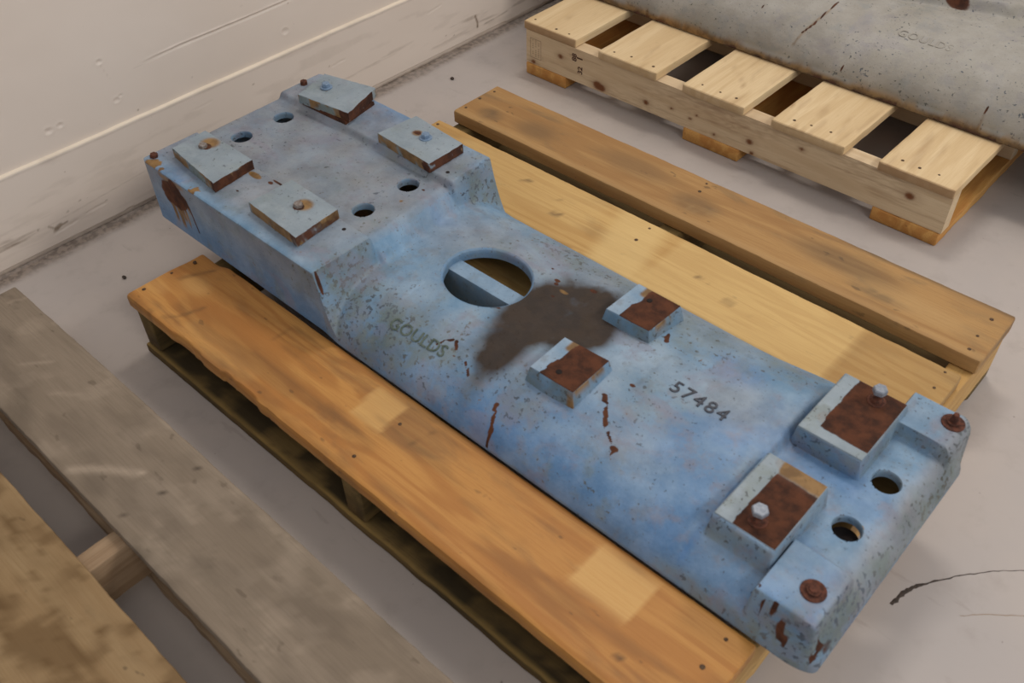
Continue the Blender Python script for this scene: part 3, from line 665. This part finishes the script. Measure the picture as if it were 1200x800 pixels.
for e in bm.edges:
    if len(e.link_faces) == 2 and e.calc_face_angle(0) > R(55): e.smooth = False
bm.to_mesh(me); bm.free()
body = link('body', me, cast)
def part(o): o.parent = cast; return o

# generic block with a finely divided top carrying its own rust masks; coordinates in deck frame
def slab(name, corners, ztop, zbot, mat, fn=None, draft=.003, r=.0015, n=26, parent=cast, tilt=(0, 0), side=None, edge=.0):
    c = np.array(corners, float); cen = c.mean(0); u = np.linspace(0, 1, n)
    U, W_ = np.meshgrid(u, u, indexing='ij')
    def bil(c): return ((1-U)[..., None]*(1-W_)[..., None]*c[0]+U[..., None]*(1-W_)[..., None]*c[1]+U[..., None]*W_[..., None]*c[2]+(1-U)[..., None]*W_[..., None]*c[3])
    P = bil(c).reshape(-1, 2); gx, gy = P[:, 0], P[:, 1]
    lp = [i*n for i in range(n)]+[(n-1)*n+j for j in range(1, n)]+[i*n+n-1 for i in range(n-2, -1, -1)]+[j for j in range(n-2, 0, -1)]
    if edge: 
        d = np.array([math.hypot(*(p-cen)) for p in P[lp]]); 
        k = 1-edge*np.abs(fbm(gx[lp], gy[lp], 90, 4)-.3); P[lp] = cen+(P[lp]-cen)*k[:, None]
    zt = ztop+tilt[0]*(gx-cen[0])+tilt[1]*(gy-cen[1])+.0006*(fbm(gx, gy, 40, 1)-.5)
    V = [np.column_stack([P, zt])]; F = [(i*n+j, (i+1)*n+j, (i+1)*n+j+1, i*n+j+1) for i in range(n-1) for j in range(n-1)]
    prev = lp; m = len(lp); base = n*n; T = P[lp]; zz = zt[lp]
    sidecol = []
    dirs = (T-cen); dn = dirs/np.linalg.norm(dirs, axis=1)[:, None]
    for (t, off) in ((.04, r), (.1, r*1.4), (.5, r*1.4+draft*.5), (1., r*1.4+draft)):
        zb2 = zbot+tilt[0]*(T[:, 0]-cen[0])+tilt[1]*(T[:, 1]-cen[1])
        V.append(np.column_stack([T+dn*off, zz*(1-t)+zb2*t])); cur = list(range(base, base+m)); base += m
        for k in range(m): F.append((prev[k], prev[(k+1) % m], cur[(k+1) % m], cur[k]))
        prev = cur
    F.append(tuple(reversed(prev)))
    V = np.concatenate(V); A = {}
    keys = ('rust', 'ochre', 'pale', 'moss')
    top = fn(gx, gy) if fn else {}
    rest = V[n*n:]
    sd = side(rest[:, 0], rest[:, 1], rest[:, 2]) if side else {}
    for k in keys: A[k] = np.clip(np.concatenate([np.broadcast_to(top.get(k, 0.), (n*n,)), np.broadcast_to(sd.get(k, 0.), (len(rest),))]), 0, 1)
    V = V-np.array([cen[0], cen[1], 0])
    me = mesh(name, V.tolist(), F, mat, A); sharp(me, 50)
    return link(name, me, parent, Vector((cen[0]-OX, cen[1]-OY, 0)))
def hexbolt(name, mat, x, y, z, rr, hh, rot=.2, washer=None, shank=None, wmat='bolt', parent=cast, bx=OX, by=OY, tilt=(0, 0)):
    t = []
    zc = z
    if washer:
        wm = disc_mesh('washer', M[wmat], [(washer, 0), (washer, .0016), (washer*.93, .0024)], 28); o = link('washer', wm, parent, (x-bx, y-by, zc)); zc += .0022
    if shank:
        sm = disc_mesh('bolt_shank', M['rust'], [(shank[0]*1.5, 0), (shank[0]*1.35, .004), (shank[0], .006), (shank[0]*.95, shank[1]*.5), (shank[0]*1.05, shank[1])], 18)
        link('bolt_shank', sm, parent, (x-bx, y-by, zc)); zc += shank[1]
    V = []; F = []
    prof = [(rr, 0), (rr, hh*.8), (rr*.86, hh)]
    for (q, zz) in prof:
        for k in range(6): V.append((q*math.cos(k*math.pi/3+rot), q*math.sin(k*math.pi/3+rot), zz))
    for i in range(2):
        for k in range(6): F.append((i*6+k, i*6+(k+1) % 6, (i+1)*6+(k+1) % 6, (i+1)*6+k))
    F.append(tuple(12+k for k in range(6))); F.append(tuple(reversed(range(6))))
    return link(name, mesh(name, V, F, M[mat]), parent, (x-bx, y-by, zc), None, False)

zp = .1525
sr = lambda x, y, z: {'rust': .9, 'ochre': 0.}
def side_mix(cx, cy, a=.5):
    def f(x, y, z):
        near = (x > cx); n = fbm(x*1.3+z*3, y*1.3+z*2, 60, 3)
        return {'rust': np.where(near, 1.0, .25)*(.45+.55*sst(.30, .45, n))*a, 'moss': np.where(near, .3, .8), 'ochre': .75*sst(.4, .6, fbm(x, y+z, 40, 8))}
    return f
def topf(spots):
    def f(x, y):
        ru = 0; oc = 0
        for (a, b_, s, e) in spots:
            ru = ru+blob(x, y+(fbm(x, y, 60, 2)-.5)*.006, a, b_, s, s*.8, .4); oc = oc+.8*blob(x, y, a+e[0], b_+e[1], s*1.7, s*1.5, .5)
        return {'rust': ru, 'ochre': oc, 'pale': .4+.5*sst(.4, .6, fbm(x, y, 30, 6)), 'moss': .25*sst(.5, .7, fbm(x, y, 20, 7))}
    return f
p1 = slab('wear_plate', [(-.118, .222), (.040, .205), (.030, .298), (-.124, .300)], zp, .1325, M['plate'], topf([(-.074, .268, .012, (-.004, .012))]), 0.0, .0006, side=side_mix(0.03, .25, 1.), edge=.05)
p2 = slab('wear_plate', [(.136, .213), (.279, .204), (.270, .303), (.138, .306)], zp, .1325, M['plate'], topf([(.214, .262, .011, (.002, .010))]), 0.0, .0006, side=side_mix(.26, .25, .5), edge=.04)
p3 = slab('wear_plate', [(-.095, .503), (.047, .517), (.016, .617), (-.118, .592)], zp+.004, .1375, M['plate'], topf([]), 0.0, .0006, side=side_mix(.02, .25, .9), tilt=(.03, .03), edge=.05)
p3['label'] = 'tilted plate with a rust-filled gap under it'
p4 = slab('wear_plate', [(.138, .512), (.289, .503), (.289, .592), (.148, .604)], zp, .1325, M['plate'], topf([(.196, .562, .007, (0, 0))]), 0.0, .0006, side=side_mix(.27, .25, .7), edge=.04)
shim = slab('rust_shim', [(-.090, .507), (.040, .512), (.025, .600), (-.10, .590)], .139, .131, M['blue'], lambda x, y: {'rust': 1.}, .0005, .0003, n=8, side=lambda x, y, z: {'rust': 1.})
shim['label'] = 'flaking rust layer under the tilted plate'
hexbolt('bolt', 'bolt_grey', -.076, .263, zp, .0085, .007, .3)
hexbolt('bolt', 'bolt_grey', .212, .263, zp, .0085, .007, .1)
hexbolt('bolt', 'bolt', -.068, .556, zp+.004, .0085, .008, .5, washer=.0125)
hexbolt('bolt', 'bolt', .221, .560, zp, .0085, .008, .2, washer=.0125)
for (x, y, z) in ((-.150, .197, .127), (-.152, .560, .128)): hexbolt('rusty_bolt', 'rust', x, y, z, .008, .010, .4, washer=.010, wmat='rust')
hm = disc_mesh('bolt_hole', M['hole'], [(.0042, -.004), (.0042, .0006)], 14)
def hole(x, y, z, s=1.):
    o = bpy.data.objects.new('bolt_hole', hm); C.objects.link(o); o.parent = cast; o.location = (x-OX, y-OY, z); o.scale = (s, s, 1)
hole(.300, .288, .1318, .9); hole(.312, .527, .1318, .9)
# bar across the oval opening, seen inside it
bb_ = slab('web_bar', [(.435, .384), (.628, .384), (.628, .415), (.435, .415)], .068, .004, M['blue'], lambda x, y: {'pale': .6}, 0, .001, side=lambda x, y, z: {'moss': .3})
# raised mid blocks
def midtop(xr, y0):
    def f(x, y):
        e = xr+(fbm(y, y*0, 60, 3)-.5)*.008+.006*sst(y0, y0+.08, y)
        m = sst(-.0015, .0015, x-e); return {'rust': m, 'ochre': .9*rect(x, y, xr-.006, xr+.012, y0+.06, y0+.1, .006), 'pale': 1-m}
    return f
msid = lambda x, y, z: {'rust': .0*x, 'moss': .9*sst(.25, .5, fbm(x*2, y*2, 20, 2)), 'ochre': .7*((z > .098) & (x > .815))*sst(.35, .6, fbm(y*2, z, 40, 2))+.8*rect(x, y, .818, .84, .262, .272, .002)}
m1 = slab('mid_block', [(.743, .273), (.824, .275), (.823, .360), (.741, .355)], .105, .060, M['blue'], midtop(.762, .275), .011, .0012, side=msid)
m2 = slab('mid_block', [(.748, .450), (.829, .453), (.832, .532), (.750, .532)], .105, .060, M['blue'], midtop(.772, .45), .010, .0012, side=msid)
hole(.7825, .2925, .105, 1.15); hole(.788, .510, .105, 1.15)
# machined rust faces of the two near pads
def neartop(xr, yo, yp):
    def f(x, y):
        n = (fbm(x, y, 60, 3)-.5)*.006
        m = sst(-.0015, .0015, x+n-xr)
        if yo: oc = sst(yo-.012, yo+.006, y+n); m = m*(1-oc*.85)
        else: oc = 0
        if yp: m = m*sst(-.0015, .0015, y+n*.6-yp)
        return {'rust': m, 'ochre': oc*sst(-.002, .004, x+n-xr)*.8+.35*blob(x, y, xr, (yo or yp)+.02, .014, .014), 'pale': (1-m)*.8, 'moss': .5*(1-m)*sst(.45, .6, fbm(x, y, 25, 9))}
    return f
f1 = slab('machined_pad', [(1.096, .237), (1.184, .238), (1.184, .369), (1.097, .369)], .1012, .092, M['plate'], neartop(1.122, .345, None), .001, .0006, n=40)
f2 = slab('machined_pad', [(1.100, .439), (1.196, .440), (1.196, .574), (1.101, .574)], .1012, .092, M['plate'], neartop(1.122, None, .456), .001, .0006, n=40)
pl_ = disc_mesh('bore_dark_disc', M['hole'], [(.021, -.034), (.021, -.026)], 28); link('bore_dark_disc', pl_, cast, (1.229-OX, .356-OY, .064))  # dark disc added inside the bore so the unlit cavity reads black
hexbolt('bolt', 'bolt_pale', 1.144, .262, .1008, .0115, .007, .2, washer=.0135, shank=(.0065, .016), wmat='rust')
hexbolt('bolt', 'bolt_pale', 1.160, .552, .1008, .0105, .009, .2, washer=.0135, shank=(.0065, .017), wmat='rust')
for (x, y, z, s) in ((1.2465, .230, .0830, 0), (1.2575, .597, .0890, .012)):
    wm = disc_mesh('rusty_washer', M['rust'], [(.0165, -.001), (.0165, .0015), (.0155, .0022), (.0095, .0014), (.009, .0044), (.0062, .0046), (.0058, .0062+s*.3), (.004, .0064+s)], 30)
    link('rusty_washer', wm, cast, (x-OX, y-OY, z))
# cast lettering
def ctext(body, x, y, size, rot, mat, hgt, space=1., ext=.0009, off=0.):
    zt = casting_h(np.array([x]), np.array([y]))[0]
    e = .004; gxn = (casting_h(np.array([x+.05]), np.array([y]))-casting_h(np.array([x-.05]), np.array([y])))[0]/.1
    gyn = (casting_h(np.array([x]), np.array([y+e]))-casting_h(np.array([x]), np.array([y-e])))[0]/(2*e)
    nrm = Vector((-gxn, -gyn, 1)).normalized(); xa = Vector((1, rot, 0)); xa = (xa-nrm*xa.dot(nrm)).normalized(); ya = nrm.cross(xa)
    Rm = Matrix((xa, ya, nrm)).transposed().to_4x4()
    t = text('cast_lettering', body, size, Vector((0, 0, 0)), Matrix.Identity(4), mat, cast, ext, space, off)
    t.parent = None; t.matrix_world = Matrix.Identity(4); t.parent = cast; t.matrix_parent_inverse = Matrix.Identity(4)
    t.matrix_basis = Matrix.Translation(Vector((x-OX, y-OY, zt+hgt))) @ Rm
    return t
t1 = ctext('57484', .963, .398, .034, .0, M['ink'], .0009, 1.18); t1['label'] = 'dark raised number 57484'
t2 = ctext('GOULDS', .537, .230, .031, .06, M['moss_ink'], .0006, 1.0); t2['label'] = 'worn raised letters GOULDS'

# ================================================================== GREY CASTING ON THE BACK PALLET
gc = thing('machine_base', 'large grey cast iron machine base with rusty lower edge on the pine pallet', 'casting', (.6, 1.9, Z0))
yF = 1.503
def grey_h(x, y):
    d = y-yF; q = np.clip(1-d/.20, 0, 1); h = .128*(1-q**2.3)**(1/2.3)+.004
    dd = 2.30-y; q = np.clip(1-dd/.20, 0, 1); h = np.minimum(h, .128*(1-q**2.3)**(1/2.3)+.004)
    pd = .028*sst(.60, .615, x)*(1-sst(.92, .935, x))*sst(1.735+(x-.63)*.30, 1.748+(x-.63)*.30, y)*(1-sst(2.0, 2.02, y))
    h = h+pd-.0045*blob(x, y, .40, 1.585, .035, .02, .6)-.003*blob(x, y, .52, 1.64, .02, .01, .6)
    h = h+.004*(fbm(x, y, 5, 2)-.5)+.002*(fbm(x, y, 16, 6)-.5)
    return h
xg = np.linspace(-.34, 1.48, 365); tg = np.concatenate([[0, .002, .006], np.linspace(.012, .30, 110), np.linspace(.31, .797, 60)])
Xg, Tg = np.meshgrid(xg, tg, indexing='ij'); gx_, gy_ = Xg.ravel(), (Tg+yF).ravel(); gz_ = grey_h(gx_, gy_)
a, b = Xg.shape; F = [(i*b+j, (i+1)*b+j, (i+1)*b+j+1, i*b+j+1) for i in range(a-1) for j in range(b-1)]
V = np.stack([gx_, gy_, gz_], 1)
lp = np.array([i*b for i in range(a)]+[(a-1)*b+j for j in range(1, b)]+[i*b+b-1 for i in range(a-2, -1, -1)]+[j for j in range(b-2, 0, -1)])
Pn = V[lp].copy(); Pn[:, 2] = .0008; Pn[:, 1] += np.where(Pn[:, 1] < yF+.001, .010, 0)
Pm = V[lp].copy(); Pm[:, 2] = .0022+V[lp][:, 2]*.3
n = len(V); m = len(lp); V = np.concatenate([V, Pm, Pn])
for k in range(m):
    k2 = (k+1) % m; F.append((int(lp[k]), int(lp[k2]), n+k2, n+k)); F.append((n+k, n+k2, n+m+k2, n+m+k))
ax, ay, az = V[:, 0], V[:, 1], V[:, 2]; nn = fbm(ax, ay+az, 26, 3)
low = 1-sst(.004, .016, az); low2 = 1-sst(.010, .05, az)
gr = {'rust': .5*low*sst(.45, .6, nn)+streak(ax, az, [(.50, .125), (.49, .10), (.475, .082)], .0018, .003)*.9+.8*blob(ax, az, .60, .045, .004, .006)+.6*streak(ax, az, [(.66, .058), (.70, .05)], .003, .006)*nn+.8*blob(ax, az, .93, .06, .003, .006)+.9*blob(ax, ay, .70, 1.775, .05, .012, .4)+.7*blob(ax, az, .35, .10, .003, .003),
      'ochre': .9*low+.55*low2*sst(.42, .6, nn)+.5*streak(ax, az, [(.50, .12), (.475, .08), (.465, .05)], .004, .006)+.4*blob(ax, az, .93, .045, .005, .016),
      'moss': .5*low2+.25*sst(.5, .65, fbm(ax, ay+az, 9, 8)),
      'pale': .5*sst(.08, .12, az)}
gr['dust_shade'] = 1.0*(az < .003)*.8  # undercut row darkened: the shadow gap under the casting, painted in
V = V-np.array([.6, 1.9, 0])
me = mesh('body', V.tolist(), F, M['greycast'], {k: np.clip(v, 0, 1) for k, v in gr.items()})
link('body', me, gc)
M['greyraise'] = simple('grey_raised_paint', rgb(156, 151, 142), rgb(150, 145, 136), 90, .6)
# faint raised lettering, same paint as the casting
gx0, gy0 = .735, 1.60
zt = grey_h(np.array([gx0]), np.array([gy0]))[0]; gg = (grey_h(np.array([gx0]), np.array([gy0+.01]))-grey_h(np.array([gx0]), np.array([gy0-.01])))[0]/.02
nrm = Vector((0, -gg, 1)).normalized(); xa = Vector((1, 0, 0)); ya = nrm.cross(xa); Rm = Matrix((xa, ya, nrm)).transposed().to_4x4()
t = text('cast_lettering', 'GOULDS', .030, Vector((0, 0, 0)), Matrix.Identity(4), M['greyraise'], gc, .0007, 1.1)
t.matrix_parent_inverse = Matrix.Identity(4); t.matrix_basis = Matrix.Translation(Vector((gx0-.6, gy0-1.9, zt+.0004))) @ Rm

# ================================================================== SMALL DEBRIS ON THE FLOOR
def crumb(x, y, s, label, seed):
    rnd = random.Random(seed); bm = bmesh.new(); bmesh.ops.create_icosphere(bm, subdivisions=2, radius=s)
    for v in bm.verts: v.co *= rnd.uniform(.7, 1.25); v.co.z *= .6; v.co.x *= 1.3
    zmin = min(v.co.z for v in bm.verts)
    for v in bm.verts: v.co.z -= zmin
    me = bpy.data.meshes.new('grit'); bm.to_mesh(me); bm.free(); me.materials.append(M['debris'])
    o = link('grit', me, None, (x, y, 0)); prop(o, label, 'debris')
crumb(-.304, 1.127, .0048, 'dark crumb on the floor between the wall and the back pallet', 1)
crumb(-.231, .087, .0042, 'dark crumb on the floor left of the orange pallet corner', 2)
